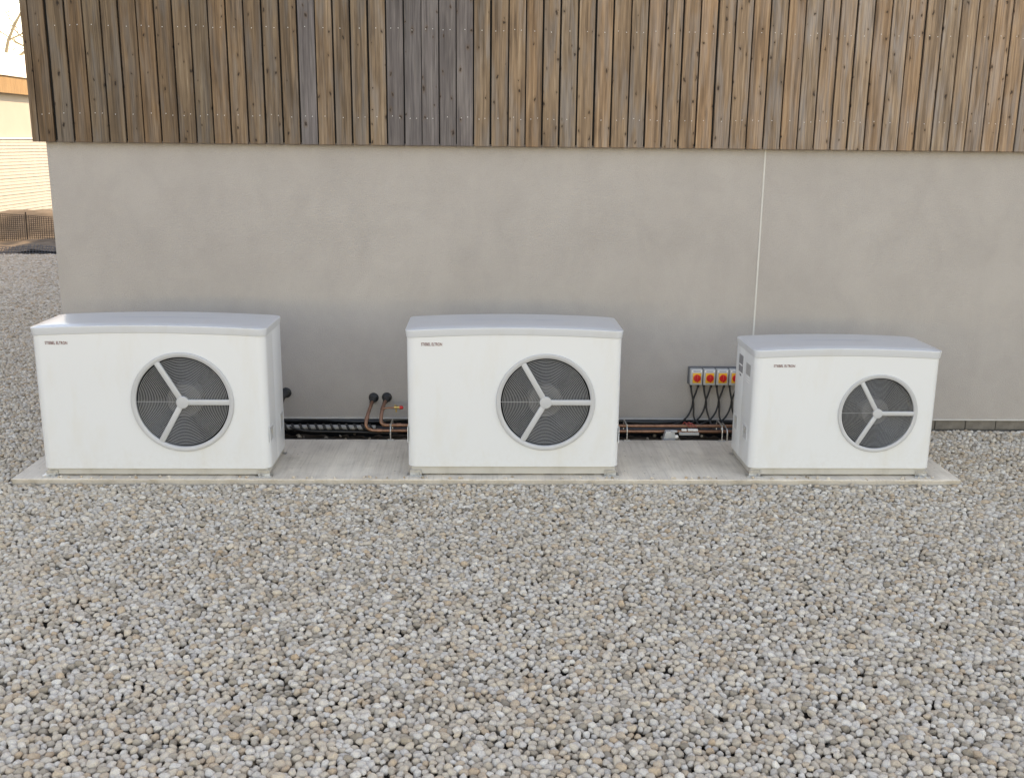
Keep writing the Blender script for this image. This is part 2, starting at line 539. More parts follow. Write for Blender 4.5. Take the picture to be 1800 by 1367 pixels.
gravel = link(bpy.data.objects.new('gravel', me)); gravel['kind'] = 'stuff'
gravel['label'] = 'rounded grey and tan pebbles covering the ground in front of the wall'
ng = bpy.data.node_groups.new('pebbles', 'GeometryNodeTree')
ng.interface.new_socket('Geometry', in_out='INPUT', socket_type='NodeSocketGeometry')
ng.interface.new_socket('Geometry', in_out='OUTPUT', socket_type='NodeSocketGeometry')
gi = ng.nodes.new('NodeGroupInput'); go = ng.nodes.new('NodeGroupOutput')
g2i = ng.nodes.new('GeometryNodeGeometryToInstance')
for k in range(10):
    ico = ng.nodes.new('GeometryNodeMeshIcoSphere'); ico.inputs['Radius'].default_value = 1
    ico.inputs['Subdivisions'].default_value = 3
    nz = ng.nodes.new('ShaderNodeTexNoise'); nz.inputs['Scale'].default_value = .75; nz.inputs['Detail'].default_value = 1.2
    ps = ng.nodes.new('GeometryNodeInputPosition')
    ad = ng.nodes.new('ShaderNodeVectorMath'); ad.operation = 'ADD'; ad.inputs[1].default_value = (k * 7.3, k * 3.1, k * 5.7)
    ng.links.new(ps.outputs[0], ad.inputs[0]); ng.links.new(ad.outputs[0], nz.inputs['Vector'])
    sb = ng.nodes.new('ShaderNodeVectorMath'); sb.operation = 'SUBTRACT'; sb.inputs[1].default_value = (.5, .5, .5)
    ng.links.new(nz.outputs['Color'], sb.inputs[0])
    sc_ = ng.nodes.new('ShaderNodeVectorMath'); sc_.operation = 'SCALE'; sc_.inputs['Scale'].default_value = 1.0
    ng.links.new(sb.outputs[0], sc_.inputs[0])
    sp = ng.nodes.new('GeometryNodeSetPosition')
    ng.links.new(ico.outputs[0], sp.inputs['Geometry']); ng.links.new(sc_.outputs[0], sp.inputs['Offset'])
    sm = ng.nodes.new('GeometryNodeSetShadeSmooth'); ng.links.new(sp.outputs[0], sm.inputs[0])
    stm = ng.nodes.new('GeometryNodeSetMaterial'); stm.inputs['Material'].default_value = M['pebble']
    ng.links.new(sm.outputs[0], stm.inputs[0]); ng.links.new(stm.outputs[0], g2i.inputs[0])
iop = ng.nodes.new('GeometryNodeInstanceOnPoints')
iop.inputs['Pick Instance'].default_value = True
ng.links.new(gi.outputs[0], iop.inputs['Points']); ng.links.new(g2i.outputs[0], iop.inputs['Instance'])
def named(nm, ty):
    x = ng.nodes.new('GeometryNodeInputNamedAttribute'); x.data_type = ty; x.inputs[0].default_value = nm
    return x.outputs[0]
ng.links.new(named('variant', 'INT'), iop.inputs['Instance Index'])
ng.links.new(named('prot', 'FLOAT_VECTOR'), iop.inputs['Rotation'])
ng.links.new(named('pscale', 'FLOAT_VECTOR'), iop.inputs['Scale'])
ng.links.new(iop.outputs[0], go.inputs[0])
md = gravel.modifiers.new('pebbles', 'NODES'); md.node_group = ng

# ------------------------------------------------------------------ main building
B = thing('timber_clad_building', 'large building with weathered vertical timber boards above a plain grey rendered ground floor wall', 'building', (0, 0, 0))
ZC = 1.989; ZB = .088; XW = -2.925; YD = 20; XE = 22; HT = 5.6
bm = bmesh.new()
box(bm, XW, XE, 0, YD, ZB, HT)
obj('rendered_wall', bm, M['render'], B)
# backing behind the boards: battens and dark membrane
bm = bmesh.new()
box(bm, XW - .028, XE + .03, -.032, -.0015, ZC + .012, HT + .02)
box(bm, XW - .028, XW - .0015, .0, YD, ZC + .012, HT + .02)
obj('backing_board', bm, M['wallboard'], B)
# cladding boards
BP = .1148
def board_mesh(w, name, mat):
    b_ = bmesh.new()
    box(b_, 0, w, -.024, 0, 0, HT - ZC, .0022, 1)
    me_ = bpy.data.meshes.new(name); bmesh.ops.recalc_face_normals(b_, faces=b_.faces); b_.to_mesh(me_); b_.free()
    finish(me_, mat)
    return me_
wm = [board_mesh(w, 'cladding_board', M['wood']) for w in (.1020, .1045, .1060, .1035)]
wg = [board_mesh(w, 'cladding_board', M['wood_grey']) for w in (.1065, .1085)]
x = XW - .064
corner = bmesh.new(); box(corner, 0, .043, -.026, .02, 0, HT - ZC, .002, 1)
o = obj('corner_board', corner, M['wood'], B, loc=(x, -.034, ZC)); o.color = (.72, .68, .64, 1)
k = 0
xg0 = -.6433
nleft = 20
joints = [xg0 - (nleft - .0) * BP + i * BP for i in range(92)]
joints[0] = x + .046
for i, jx in enumerate(joints[:-1]):
    w = joints[i + 1] - jx
    if jx > 6.2: break
    grey = (20 <= i < 25) or i == 15 or i == 16 and False
    if grey: meb = random.choice(wg)
    else: meb = random.choice(wm)
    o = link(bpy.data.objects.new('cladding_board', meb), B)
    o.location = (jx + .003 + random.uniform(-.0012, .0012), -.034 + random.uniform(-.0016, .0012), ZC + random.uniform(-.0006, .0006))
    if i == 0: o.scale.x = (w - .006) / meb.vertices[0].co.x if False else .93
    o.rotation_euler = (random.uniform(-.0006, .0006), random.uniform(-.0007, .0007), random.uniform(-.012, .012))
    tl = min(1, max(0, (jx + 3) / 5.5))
    base = .60 + .72 * tl  # weaker light towards the left end, painted into the board tone
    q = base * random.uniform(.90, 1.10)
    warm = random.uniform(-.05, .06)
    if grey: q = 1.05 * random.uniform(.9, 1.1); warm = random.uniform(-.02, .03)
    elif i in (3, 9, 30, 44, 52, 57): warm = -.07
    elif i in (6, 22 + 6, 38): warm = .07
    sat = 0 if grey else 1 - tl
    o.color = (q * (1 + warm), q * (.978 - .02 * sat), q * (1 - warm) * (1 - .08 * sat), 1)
last_x = joints[i]
bm = bmesh.new()
xx = last_x
while xx < XE:
    box(bm, xx + .003, xx + .1095, -.058, -.034, ZC, HT); xx += BP
yy = .03
while yy < YD:
    box(bm, XW - .056, XW - .030, yy, yy + .107, ZC, HT); yy += BP
obj('outer_cladding', bm, M['wood'], B, kind='stuff')
# nail heads
bm = bmesh.new()
for i, jx in enumerate(joints[:84]):
    for z in (2.172, 2.728, 3.28):
        for dx in ((.052,) if random.random() < .55 else (.034, .078)):
            c = Vector((jx + dx + random.uniform(-.006, .006), -.0605, z + random.uniform(-.008, .008)))
            vs = [bm.verts.new(c + Vector((.0027 * math.cos(a * PI / 3), 0, .0027 * math.sin(a * PI / 3)))) for a in range(6)]
            top = bm.verts.new(c + Vector((0, -.0015, 0)))
            for a in range(6): bm.faces.new((vs[a], vs[(a + 1) % 6], top))
obj('nail_heads', bm, M['labelwhite'], B, kind='stuff')
# vertical movement joint bead, base bead
bm = bmesh.new(); box(bm, 1.912, 1.9235, -.003, .001, ZB, ZC + .01)
obj('movement_joint', bm, M['seal'], B)
bm = bmesh.new(); box(bm, XW - .003, 8, -.008, .001, ZB - .006, ZB + .002)
obj('base_bead', bm, M['seal'], B)
# plinth with bricks on the right
bm = bmesh.new(); box(bm, XW + .02, XE - .02, .012, YD - .02, -.3, ZB - .004)
pl = obj('plinth', bm, M['mortar'], B)
bricks = []
for q in range(3):
    b_ = bmesh.new(); box(b_, 0, .215, 0, .03, 0, .065, .002, 1)
    for v in b_.verts: v.co += Vector((random.uniform(-.0015, .0015), random.uniform(-.0015, .0015), random.uniform(-.001, .001)))
    me_ = bpy.data.meshes.new('brick'); bmesh.ops.recalc_face_normals(b_, faces=b_.faces); b_.to_mesh(me_); b_.free(); finish(me_, M['brick']); bricks.append(me_)
for row in range(2):
    z = ZB - .010 - .065 - row * .075
    x = 2.40 - row * .11
    while x < 6.3:
        o = link(bpy.data.objects.new('brick', random.choice(bricks)), pl)
        o.location = (x, .002 + random.uniform(-.002, .002), z)
        x += .225
# black membrane dressed down the wall into the trench
bm = bmesh.new()
prof = [(-.010, .081), (-.022, .078), (-.026, .066), (-.020, .052), (-.012, .045), (-.012, .02), (-.016, -.05), (-.012, -.14)]
cols = []
nX = 160
for i in range(nX + 1):
    x = XW + .03 + (2.78 - XW) * i / nX
    wv = .004 * math.sin(x * 9) + random.uniform(-.0015, .0015)
    cols.append([bm.verts.new((x, y + wv * (.4 if j < 2 else 1), z + (wv * .6 if j > 0 else 0))) for j, (y, z) in enumerate(prof)])
for i in range(nX):
    for j in range(len(prof) - 1):
        bm.faces.new((cols[i][j], cols[i + 1][j], cols[i + 1][j + 1], cols[i][j + 1]))
o = obj('damp_proof_membrane', bm, M['membrane'], B, smooth=60)

# ------------------------------------------------------------------ slab
bm = bmesh.new()
box(bm, SX0, SX1, SY0, SY1, -.2, ZS, .007, 3)
bmesh.ops.subdivide_edges(bm, edges=[e for e in bm.edges if abs((e.verts[0].co - e.verts[1].co).x) > 2], cuts=220)
for v in bm.verts:
    if v.co.y < SY0 + .02: v.co.y += random.uniform(-.0025, .0025)
    if v.co.z > ZS - .01: v.co.z += random.uniform(-.0008, .0008)
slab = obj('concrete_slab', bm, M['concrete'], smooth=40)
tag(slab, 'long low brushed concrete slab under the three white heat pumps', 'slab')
bm = bmesh.new(); box(bm, SX0 + .01, SX1 - .01, SY1 - .002, SY1 + .035, -.2, ZS - .012, .004, 1)
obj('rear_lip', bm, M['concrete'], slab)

# ------------------------------------------------------------------ heat pumps
def rrect(x0, x1, y0, y1, rf, rb, seg=8):
    """rounded rectangle, counterclockwise from front-left; rf front radius, rb rear radius"""
    pts = []
    for (cx, cy, r, a0) in ((x1 - rf, y0 + rf, rf, -PI / 2), (x1 - rb, y1 - rb, rb, 0), (x0 + rb, y1 - rb, rb, PI / 2), (x0 + rf, y0 + rf, rf, PI)):
        for k in range(seg + 1):
            a = a0 + PI / 2 * k / seg
            pts.append((cx + r * math.cos(a), cy + r * math.sin(a)))
    return pts

def heat_pump(label, x0, x1, yf, yb, H, zb, hub, RO, logo_x, logo_z, logo_w, kscale, yseam, handles, group='white air source heat pumps'):
    cx = (x0 + x1) / 2
    T = thing('heat_pump', label, 'heat pump', (cx, yf, ZS), group)
    ox, oy, oz = cx, yf, ZS
    L0, L1 = x0 - ox, x1 - ox
    D = yb - yf
    bx0, bx1 = L0 + .009, L1 - .009
    by0, by1 = .010, D - .010
    z0 = zb - oz; z1 = H - .018
    rc = .052 * kscale ** .5
    hx, hz = hub[0] - ox, hub[1] - oz
    RI = RO * .905
    ys = yseam - oy
    # front casing: flat front with round opening, rounded corners, returns to the seam
    bm = bmesh.new()
    n_ = 96
    fx0, fx1 = bx0 + rc, bx1 - rc
    cor = [math.atan2(z - hz, x - hx) % (2 * PI) for x in (fx0, fx1) for z in (z0, z1)]
    angs = sorted([a for a in (2 * PI * k / n_ for k in range(n_)) if min(abs(a - c) for c in cor) > .5 * 2 * PI / n_] + cor)
    inner, outer = [], []
    RH = RO * .95
    for a in angs:
        ca, sa = math.cos(a), math.sin(a)
        inner.append(bm.verts.new((hx + RH * ca, by0, hz + RH * sa)))
        tx = ((fx1 - hx) / ca) if ca > 1e-9 else (((fx0 - hx) / ca) if ca < -1e-9 else 1e9)
        tz = ((z1 - hz) / sa) if sa > 1e-9 else (((z0 - hz) / sa) if sa < -1e-9 else 1e9)
        tt = min(tx, tz)
        outer.append(bm.verts.new((hx + tt * ca, by0, hz + tt * sa)))
    m_ = len(angs)
    for k in range(m_):
        bm.faces.new((inner[k], inner[(k + 1) % m_], outer[(k + 1) % m_], outer[k]))
    back = [bm.verts.new((v.co.x, by0 + .03, v.co.z)) for v in inner]
    for k in range(m_):
        bm.faces.new((inner[k], back[k], back[(k + 1) % m_], inner[(k + 1) % m_]))
    # corners and returns
    for sgn, fx, bx in ((1, fx1, bx1), (-1, fx0, bx0)):
        pts = [(fx + sgn * rc * math.sin(PI / 2 * k / 10), by0 + rc - rc * math.cos(PI / 2 * k / 10)) for k in range(11)] + [(bx, ys - .002)]
        prev = None
        for (px, py) in pts:
            cur = [bm.verts.new((px, py, z)) for z in (z0, z0 + .02, z1)]
            if prev:
                for q in range(2): bm.faces.new((prev[q], cur[q], cur[q + 1], prev[q + 1]))
            prev = cur
        e = [bm.verts.new((bx - sgn * .012, ys - .002, z)) for z in (z0, z0 + .02, z1)]
        for q in range(2): bm.faces.new((prev[q], e[q], e[q + 1], prev[q + 1]))
    # bottom return
    po = [(fx0, by0), (fx1, by0)]
    lo = []
    ring = [(bx0, ys), ] + [(fx0 - rc * math.cos(PI / 2 * k / 10), by0 + rc - rc * math.sin(PI / 2 * k / 10)) for k in range(11)] + \
           [(fx1 + rc * math.sin(PI / 2 * k / 10), by0 + rc - rc * math.cos(PI / 2 * k / 10)) for k in range(11)] + [(bx1, ys)]
    rv = [bm.verts.new((a, b_, z0)) for a, b_ in ring]
    bm.faces.new(rv)
    fv = set(inner) | set(outer) | set(back)
    bmesh.ops.remove_doubles(bm, verts=[v for v in bm.verts if v not in fv], dist=.0002)
    obj('casing', bm, M['white'], T, smooth=35)
    # rear side panels
    for sgn, bx in ((1, bx1), (-1, bx0)):
        pan = bmesh.new()
        rr = .018
        pts = [(bx - sgn * .012, ys + .002), (bx - sgn * .001, ys + .002), (bx, ys + .005)]
        pts += [(bx - sgn * (rr - rr * math.cos(PI / 2 * k / 5)), by1 - rr + rr * math.sin(PI / 2 * k / 5)) for k in range(6)] + [(ox - ox, by1)]
        prev = None
        for (px, py) in pts:
            cur = [pan.verts.new((px, py, z)) for z in (z0, z1)]
            if prev: pan.faces.new((prev[0], cur[0], cur[1], prev[1]))
            prev = cur
        obj('side_panel', pan, M['white'], T, smooth=35)
    # lid
    lid = bmesh.new()
    rise = .020 * kscale; skirt = .047
    hw = (L1 - L0) / 2
    def zt(x): return H + rise * (1 - (x / hw) ** 2) - .0
    fam = [(.0085, -skirt - .001), (.006, -skirt + .001), (0, -.0065)]
    for k in range(1, 6):
        a = PI / 2 * k / 5
        fam.append((.0065 * (1 - math.cos(a)), -.0065 + .0065 * math.sin(a)))
    fam += [(.030, .0008), (.036, .0035), (.043, .0045), (.08, .0055), (.14, .006), (.20, .006), (D / 2 - .01, .006)]
    rf, rb = .055 * kscale ** .5, .045
    rings = []
    sg = 8
    for d_, dz in fam:
        pts = rrect(L0 + d_, L1 - d_, d_, D - d_, max(rf - d_, .004), max(rb - d_, .004), sg)
        # densify the long edges for the arch
        ring = []
        npt = len(pts)
        for a in range(npt):
            p, q = pts[a], pts[(a + 1) % npt]
            ring.append(p)
            if a % (sg + 1) == sg:
                nn = 24 if abs(q[0] - p[0]) > abs(q[1] - p[1]) or a // (sg + 1) in (1, 3) else 6
                nn = {0: 6, 1: 24, 2: 6, 3: 24}[a // (sg + 1)]
                for b_ in range(1, nn): ring.append((p[0] + (q[0] - p[0]) * b_ / nn, p[1] + (q[1] - p[1]) * b_ / nn))
        rings.append([lid.verts.new((p[0], p[1], zt(p[0]) + dz)) for p in ring])
    nn = len(rings[0])
    for a in range(len(rings) - 1):
        for b_ in range(nn):
            lid.faces.new((rings[a][b_], rings[a][(b_ + 1) % nn], rings[a + 1][(b_ + 1) % nn], rings[a + 1][b_]))
    lid.faces.new(rings[-1])
    lo_ = [lid.verts.new((v.co.x * .93, .02 + (v.co.y - D / 2) * .9 + D / 2 - .02, v.co.z)) for v in rings[0]]
    for b_ in range(nn):
        lid.faces.new((rings[0][b_], rings[0][(b_ + 1) % nn], lo_[(b_ + 1) % nn], lo_[b_]))
    obj('lid', lid, M['lid'], T, smooth=38)
    # base frame
    bs = bmesh.new()
    bz = z0 - .004
    box(bs, bx0 + .018, bx1 - .018, by0 + .018, by0 + .060, .010, bz, .002, 1)
    box(bs, bx0 + .018, bx1 - .018, by1 - .060, by1 - .018, .010, bz, .002, 1)
    box(bs, bx0 + .016, bx0 + .05, by0 + .062, by1 - .062, .010, bz, .002, 1)
    box(bs, bx1 - .05, bx1 - .016, by0 + .062, by1 - .062, .010, bz, .002, 1)
    box(bs, bx0 + .014, bx1 - .014, by0 + .064, by1 - .064, bz - .006, bz + .01)
    obj('base_frame', bs, M['base'], T, smooth=35)
    # feet: bolted angle brackets
    for sx in (-1, 1):
        for sy in (0, 1):
            ft = bmesh.new()
            xa = (bx0 + .045) if sx < 0 else (bx1 - .045)
            ya = by0 + .016 if sy == 0 else by1 - .016
            so_ = -1 if sy == 0 else 1
            y_a, y_b = sorted((ya, ya + so_ * .034))
            box(ft, xa - .050, xa + .050, y_a, y_b, .0, .0045, .0012, 1)
            y_a, y_b = sorted((ya, ya + so_ * .004))
            box(ft, xa - .036, xa + .036, y_a, y_b, .0046, .038, .001, 1)
            lathe(ft, [(.0075, .0046), (.0075, .011), (.004, .012)], 6, 'Z', (xa - .02 * sx, ya + so_ * .020, 0))
            lathe(ft, [(.004, .011), (.004, .019)], 8, 'Z', (xa - .02 * sx, ya + so_ * .020, 0))
            lathe(ft, [(.0055, 0), (.0055, so_ * .004)], 8, 'Y', (xa + .018 * sx, ya + so_ * .004, .024))
            if sy == 0:
                box(ft, xa + sx * .030 - .022, xa + sx * .030 + .022, ya - .028, ya + .03, .0047, .008)
            obj('foot', ft, M['steel'], T, smooth=35)
    # fan cowl ring
    k_ = RO / .298
    rg = bmesh.new()
    yf0 = by0
    w_ = RO - RI
    prof = [(RO, yf0 + .004), (RO, yf0 - .006 * k_), (RO - w_ * .12, yf0 - .0105 * k_), (RO - w_ * .45, yf0 - .012 * k_), (RO - w_ * .8, yf0 - .009 * k_), (RI, yf0 - .004), (RI, yf0 + .02), (RO * .945, yf0 + .02), (RO * .945, yf0 + .004)]
    lathe(rg, prof, 96, 'Y', (hx, 0, hz), closed=True)
    ring_o = obj('fan_ring', rg, M['greyplastic'], T, smooth=30)
    for deg in (0, 120, 240):
        spk = bmesh.new()
        wd = .0165 * k_
        box(spk, .02 * k_, RI + .006, -.008 * k_, .010, -wd, wd, .004, 2)
        for v in spk.verts:
            if v.co.y < -.0055 * k_: v.co.z *= .90
            v.co.y += .004 * (v.co.x < .1) * 0
        bmesh.ops.rotate(spk, verts=spk.verts, matrix=Matrix.Rotation(-R(deg), 3, 'Y'))
        bmesh.ops.translate(spk, verts=spk.verts, vec=(hx, yf0, hz))
        obj('spoke', spk, M['greyplastic'], ring_o, smooth=35)
    hb = bmesh.new()
    hp = [(.037 * k_, yf0 + .012), (.037 * k_, yf0 - .006 * k_), (.033 * k_, yf0 - .0105 * k_), (.012 * k_, yf0 - .0125 * k_), (.0001, yf0 - .0128 * k_)]
    lathe(hb, hp, 36, 'Y', (hx, 0, hz))
    obj('hub_cap', hb, M['greyplastic'], ring_o, smooth=35)
    # guard wires
    gw = bmesh.new()
    nr = 25
    for q in range(nr):
        rad = .044 * k_ + (RI - .012 * k_ - .044 * k_) * q / (nr - 1)
        wr = .0016 * k_
        lathe(gw, [(rad + wr * math.cos(t_), yf0 + .006 + wr * 1.5 * math.sin(t_)) for t_ in (0, PI / 2, PI, 3 * PI / 2)], 72, 'Y', (hx, 0, hz), closed=True)
    for deg in (180,):
        a = R(deg)
        tube(gw, [(hx + rr * math.cos(a), yf0 + .011, hz + rr * math.sin(a)) for rr in (.03 * k_, RI)], .0022 * k_, 6)
    o = obj('guard_wires', gw, M['wire'], T, smooth=60, kind='stuff')
    # duct, fan
    dc = bmesh.new()
    lathe(dc, [(RO * .94, yf0 + .021), (RO * .90, yf0 + .06), (RO * .90, yf0 + .20)], 64, 'Y', (hx, 0, hz))
    bmesh.ops.delete(dc, geom=[f for f in dc.faces if len(f.verts) > 10 and f.calc_center_median().y < yf0 + .03], context='FACES')
    obj('fan_duct', dc, M['duct'], T, smooth=40)
    fn = bmesh.new()
    lathe(fn, [(.105 * k_, yf0 + .13), (.105 * k_, yf0 + .055), (.098 * k_, yf0 + .044), (.0001, yf0 + .040)], 40, 'Y', (hx, 0, hz))
    fan = obj('fan', fn, M['fanhub'], T, smooth=35)
    for q in range(6):
        bl = bmesh.new()
        rows = []
        for s_ in range(7):
            rr = .10 * k_ + (RO * .87 - .10 * k_) * s_ / 6
            row = []
            for w2 in range(5):
                an = q * PI / 3 + .25 + (w2 / 4 - .5) * .72 + .22 * s_ / 6
                yy_ = yf0 + .055 + .06 * (w2 / 4)
                row.append(bl.verts.new((hx + rr * math.cos(an), yy_, hz + rr * math.sin(an))))
            rows.append(row)
        for a in range(6):
            for b_ in range(4):
                bl.faces.new((rows[a][b_], rows[a + 1][b_], rows[a + 1][b_ + 1], rows[a][b_ + 1]))
        bmesh.ops.solidify(bl, geom=bl.faces[:], thickness=.003)
        obj('blade', bl, M['blade'], fan, smooth=50)
    # maker's name
    cu = bpy.data.curves.new('lettering', 'FONT')
    cu.body = 'STIEBEL ELTRON'; cu.size = 1; cu.extrude = 0.0; cu.space_character = 1.04; cu.offset = .022
    tmp = bpy.data.objects.new('lettering', cu)
    S.collection.objects.link(tmp)
    bpy.context.view_layer.update()
    dg = bpy.context.evaluated_depsgraph_get()
    tm = bpy.data.meshes.new_from_object(tmp.evaluated_get(dg))
    bpy.data.objects.remove(tmp)
    bl = bmesh.new(); bl.from_mesh(tm)
    xa = min(v.co.x for v in bl.verts); xb = max(v.co.x for v in bl.verts)
    zh = max(v.co.y for v in bl.verts)
    sx_ = logo_w / (xb - xa); sz_ = .0185 * kscale / zh
    for v in bl.verts:
        v.co = Vector(((v.co.x - xa) * sx_ + logo_x - ox, by0 - .0012, v.co.y * sz_ + logo_z - oz))
    obj('lettering', bl, M['print'], T)
    # recessed grips in the side
    for (side, yc, zc_, w2, h2) in handles:
        bx = (bx1 if side > 0 else bx0)
        hd = bmesh.new()
        y0_, y1_, zz0, zz1 = yc - oy - w2, yc - oy + w2, zc_ - oz - h2, zc_ - oz + h2
        e_ = bx + side * .002
        # frame of four bars and a sloping recess tray
        xs_ = sorted((bx - side * .002, bx + side * .002))
        box(hd, xs_[0], xs_[1], y0_, y1_, zz1 - .006, zz1)
        box(hd, xs_[0], xs_[1], y0_, y1_, zz0, zz0 + .006)
        box(hd, xs_[0], xs_[1], y0_, y0_ + .006, zz0 + .0061, zz1 - .0061)
        box(hd, xs_[0], xs_[1], y1_ - .006, y1_, zz0 + .0061, zz1 - .0061)
        grip = obj('grip', hd, M['white'], T)
        tr = bmesh.new()
        a = [tr.verts.new((bx + side * .0006, y0_ + .006, zz0 + .006)), tr.verts.new((bx + side * .0006, y1_ - .006, zz0 + .006)),
             tr.verts.new((bx + side * .0006, y1_ - .006, zz1 - .006)), tr.verts.new((bx + side * .0006, y0_ + .006, zz1 - .006))]
        tr.faces.new(a)
        obj('grip_plate', tr, M['greyplastic'], grip)
        tg = bmesh.new()
        ym = (y0_ + y1_) / 2
        a = [tg.verts.new((bx + side * .0012, ym - w2 * .55, zz1 - .016)), tg.verts.new((bx + side * .0012, ym + w2 * .55, zz1 - .016)), tg.verts.new((bx + side * .0012, ym, zz1 - .016 - h2 * .8))]
        f1 = tg.faces.new(a)
        ext = bmesh.ops.extrude_face_region(tg, geom=[f1])
        for v in ext['geom']:
            if isinstance(v, bmesh.types.BMVert): v.co.x += side * .004
        obj('grip_pointer', tg, M['base'], grip)
    # two screws low in the casing
    return T, (ox, oy, oz, bx0, bx1, by0)

TL, il = heat_pump('left white heat pump, the widest of the three, its right side showing', -2.642, -1.2694, -1.202, -.705, .9055 + .0, .0922, (-1.778, .503), .302, -2.55, .848, .129, 1.0, -.98, [(1, -1.115, .296, .055, .048), (1, -.80, .292, .055, .055)])
TC, ic = heat_pump('middle white heat pump seen square on, standing between the other two', -.4626, .8341, -1.1817, -.68, .90, .1017, (.375, .504), .298, -.367, .847, .124, 1.0, -.96, [(1, -1.10, .296, .055, .048), (-1, -1.10, .296, .055, .048)])
TR, ir = heat_pump('smallest white heat pump at the right end of the slab, stickers on its left side', 1.6163, 2.758, -1.1868, -.70, .7887, .0959, (2.391, .4435), .243, 1.736, .728, .129, .85, -.915, [(-1, -1.035, .285, .05, .046), (-1, -.80, .285, .045, .05)])
# stickers on the small unit's left side
ox, oy, oz, bx0, bx1, by0 = ir
def sticker(nm, mt, y0, y1, z0, z1, d=.0008):
    bm = bmesh.new()
    box(bm, bx0 - d - .0004, bx0 - d + .0004, y0 - oy, y1 - oy, z0 - oz, z1 - oz)
    return obj(nm, bm, M[mt], TR)
sticker('rating_label', 'labelgrey', -.895, -.795, .625, .735)
sticker('label_strip', 'labelwhite', -.885, -.805, .668, .676, .0018)
sticker('label_strip', 'labelgrey', -.865, -.825, .600, .614)
sticker('rating_label', 'labelmid', -1.075, -.975, .645, .715)
for k in range(3): sticker('label_strip', 'labelwhite', -1.065, -.99, .632 - k * .016, .637 - k * .016)

# ------------------------------------------------------------------ wall pipes
PY = -.24
def pipe(label, pts, rad, mt='copper', name='copper_pipe', cat='pipe', group=None, n=14, sm=6, fit=()):
    sp_ = smooth_path(pts, sm)
    if not fit:
        o = obj(name, ntube(sp_, rad, n), M[mt], smooth=50)
        return tag(o, label, cat, group)
    T = thing(name, label, cat, pts[0], group)
    L = Vector(pts[0])
    obj('pipe_run', ntube([p - L for p in sp_], rad, n), M[mt], T, smooth=50)
    for (a, b_) in fit:
        a, b_ = Vector(a) - L, Vector(b_) - L
        obj('coupling', ntube([a, b_], rad * 1.22, n), M[mt], T, smooth=50)
    return T
XR = 1.70
pipe('lower copper pipe curving down from the left wall sleeve and running right', [(-.781, .02, .237), (-.782, -.06, .232), (-.790, -.13, .205), (-.803, -.19, .165), (-.812, PY + .01, .118), (-.808, PY, .088), (-.785, PY, .068), (-.745, PY, .061), (-.6, PY, .061), (0, PY, .061), (.8, PY, .060), (XR + .1, PY, .061)], .0125,
     fit=[((-.806, -.205, .150), (-.811, -.222, .128)), ((-.735, PY, .061), (-.70, PY, .061))])
pipe('upper copper pipe curving down from the right wall sleeve and running right', [(-.687, .02, .240), (-.688, -.06, .236), (-.697, -.13, .215), (-.706, -.19, .180), (-.709, PY + .02, .140), (-.704, PY, .115), (-.680, PY, .102), (-.64, PY, .100), (0, PY, .100), (.8, PY, .099), (XR + .1, PY, .100)], .0125,
     fit=[((-.699, -.145, .207), (-.704, -.168, .193)), ((-.60, PY, .100), (-.57, PY, .100))])
for (x, z, lb) in ((-.781, .237, 'black rubber collar round the left copper pipe where it enters the wall'), (-.687, .240, 'black rubber collar round the right copper pipe where it enters the wall')):
    T = thing('pipe_collar', lb, 'pipe collar', (x, 0, z), 'rubber collars on the wall')
    bm = bmesh.new(); lathe(bm, [(.0155, .0), (.036, -.002), (.034, -.010), (.026, -.018), (.0175, -.024), (.0175, -.0245), (.013, -.02)], 28, 'Y')
    obj('flange', bm, M['black'], T, smooth=50)
    bm = ntube([(0, -.02, 0), (-.001, -.05, -.004), (-.004, -.085, -.013)], [.019, .0185, .017], 14)
    obj('sleeve', bm, M['foam'], T, smooth=50)
# drain cock
T = thing('drain_valve', 'small brass drain valve with a red cap on a thin copper branch', 'valve', (-.70, -.17, .200))
obj('branch_pipe', ntube([(0, 0, 0), (.03, -.003, .006), (.085, -.004, .010)], .0065, 10), M['copper'], T, smooth=50)
bm = bmesh.new(); lathe(bm, [(.006, .078), (.011, .080), (.011, .092), (.008, .094), (.008, .106), (.011, .107), (.011, .115), (.006, .116)], 8, 'X', (0, -.004, .010))
vb = obj('valve_body', bm, M['brass'], T, smooth=30)
obj('spout', ntube([(.093, -.004, .006), (.093, -.008, -.012), (.095, -.010, -.022)], .006, 8), M['brass'], vb, smooth=40)
obj('lever', ntube([(.096, -.004, .016), (.094, -.006, .026), (.080, -.008, .029)], .0028, 6), M['brass'], vb, smooth=40)
bm = bmesh.new(); lathe(bm, [(.007, .116), (.013, .117), (.0135, .128), (.010, .140), (.004, .143)], 12, 'X', (0, -.004, .010))
obj('cap', bm, M['red'], T, smooth=40)

# insulated black pipe behind the left unit
pipe('black foam covered pipe coming out of the wall beside the left heat pump', [(-1.400, .0, .272), (-1.402, -.05, .270), (-1.418, -.085, .245), (-1.432, -.10, .19), (-1.438, -.10, .12), (-1.43, -.10, .03), (-1.42, -.10, -.06)], [.024] * 3 + [.024] * 0 if False else .021, 'foam', 'insulated_pipe', n=14)
bm = bmesh.new(); lathe(bm, [(.036, .0), (.038, -.006), (.030, -.014), (.022, -.018)], 24, 'Y', (-1.400, 0, .272))
tag(obj('pipe_collar', bm, M['black'], smooth=50), 'black collar at the wall just right of the left heat pump', 'pipe collar')
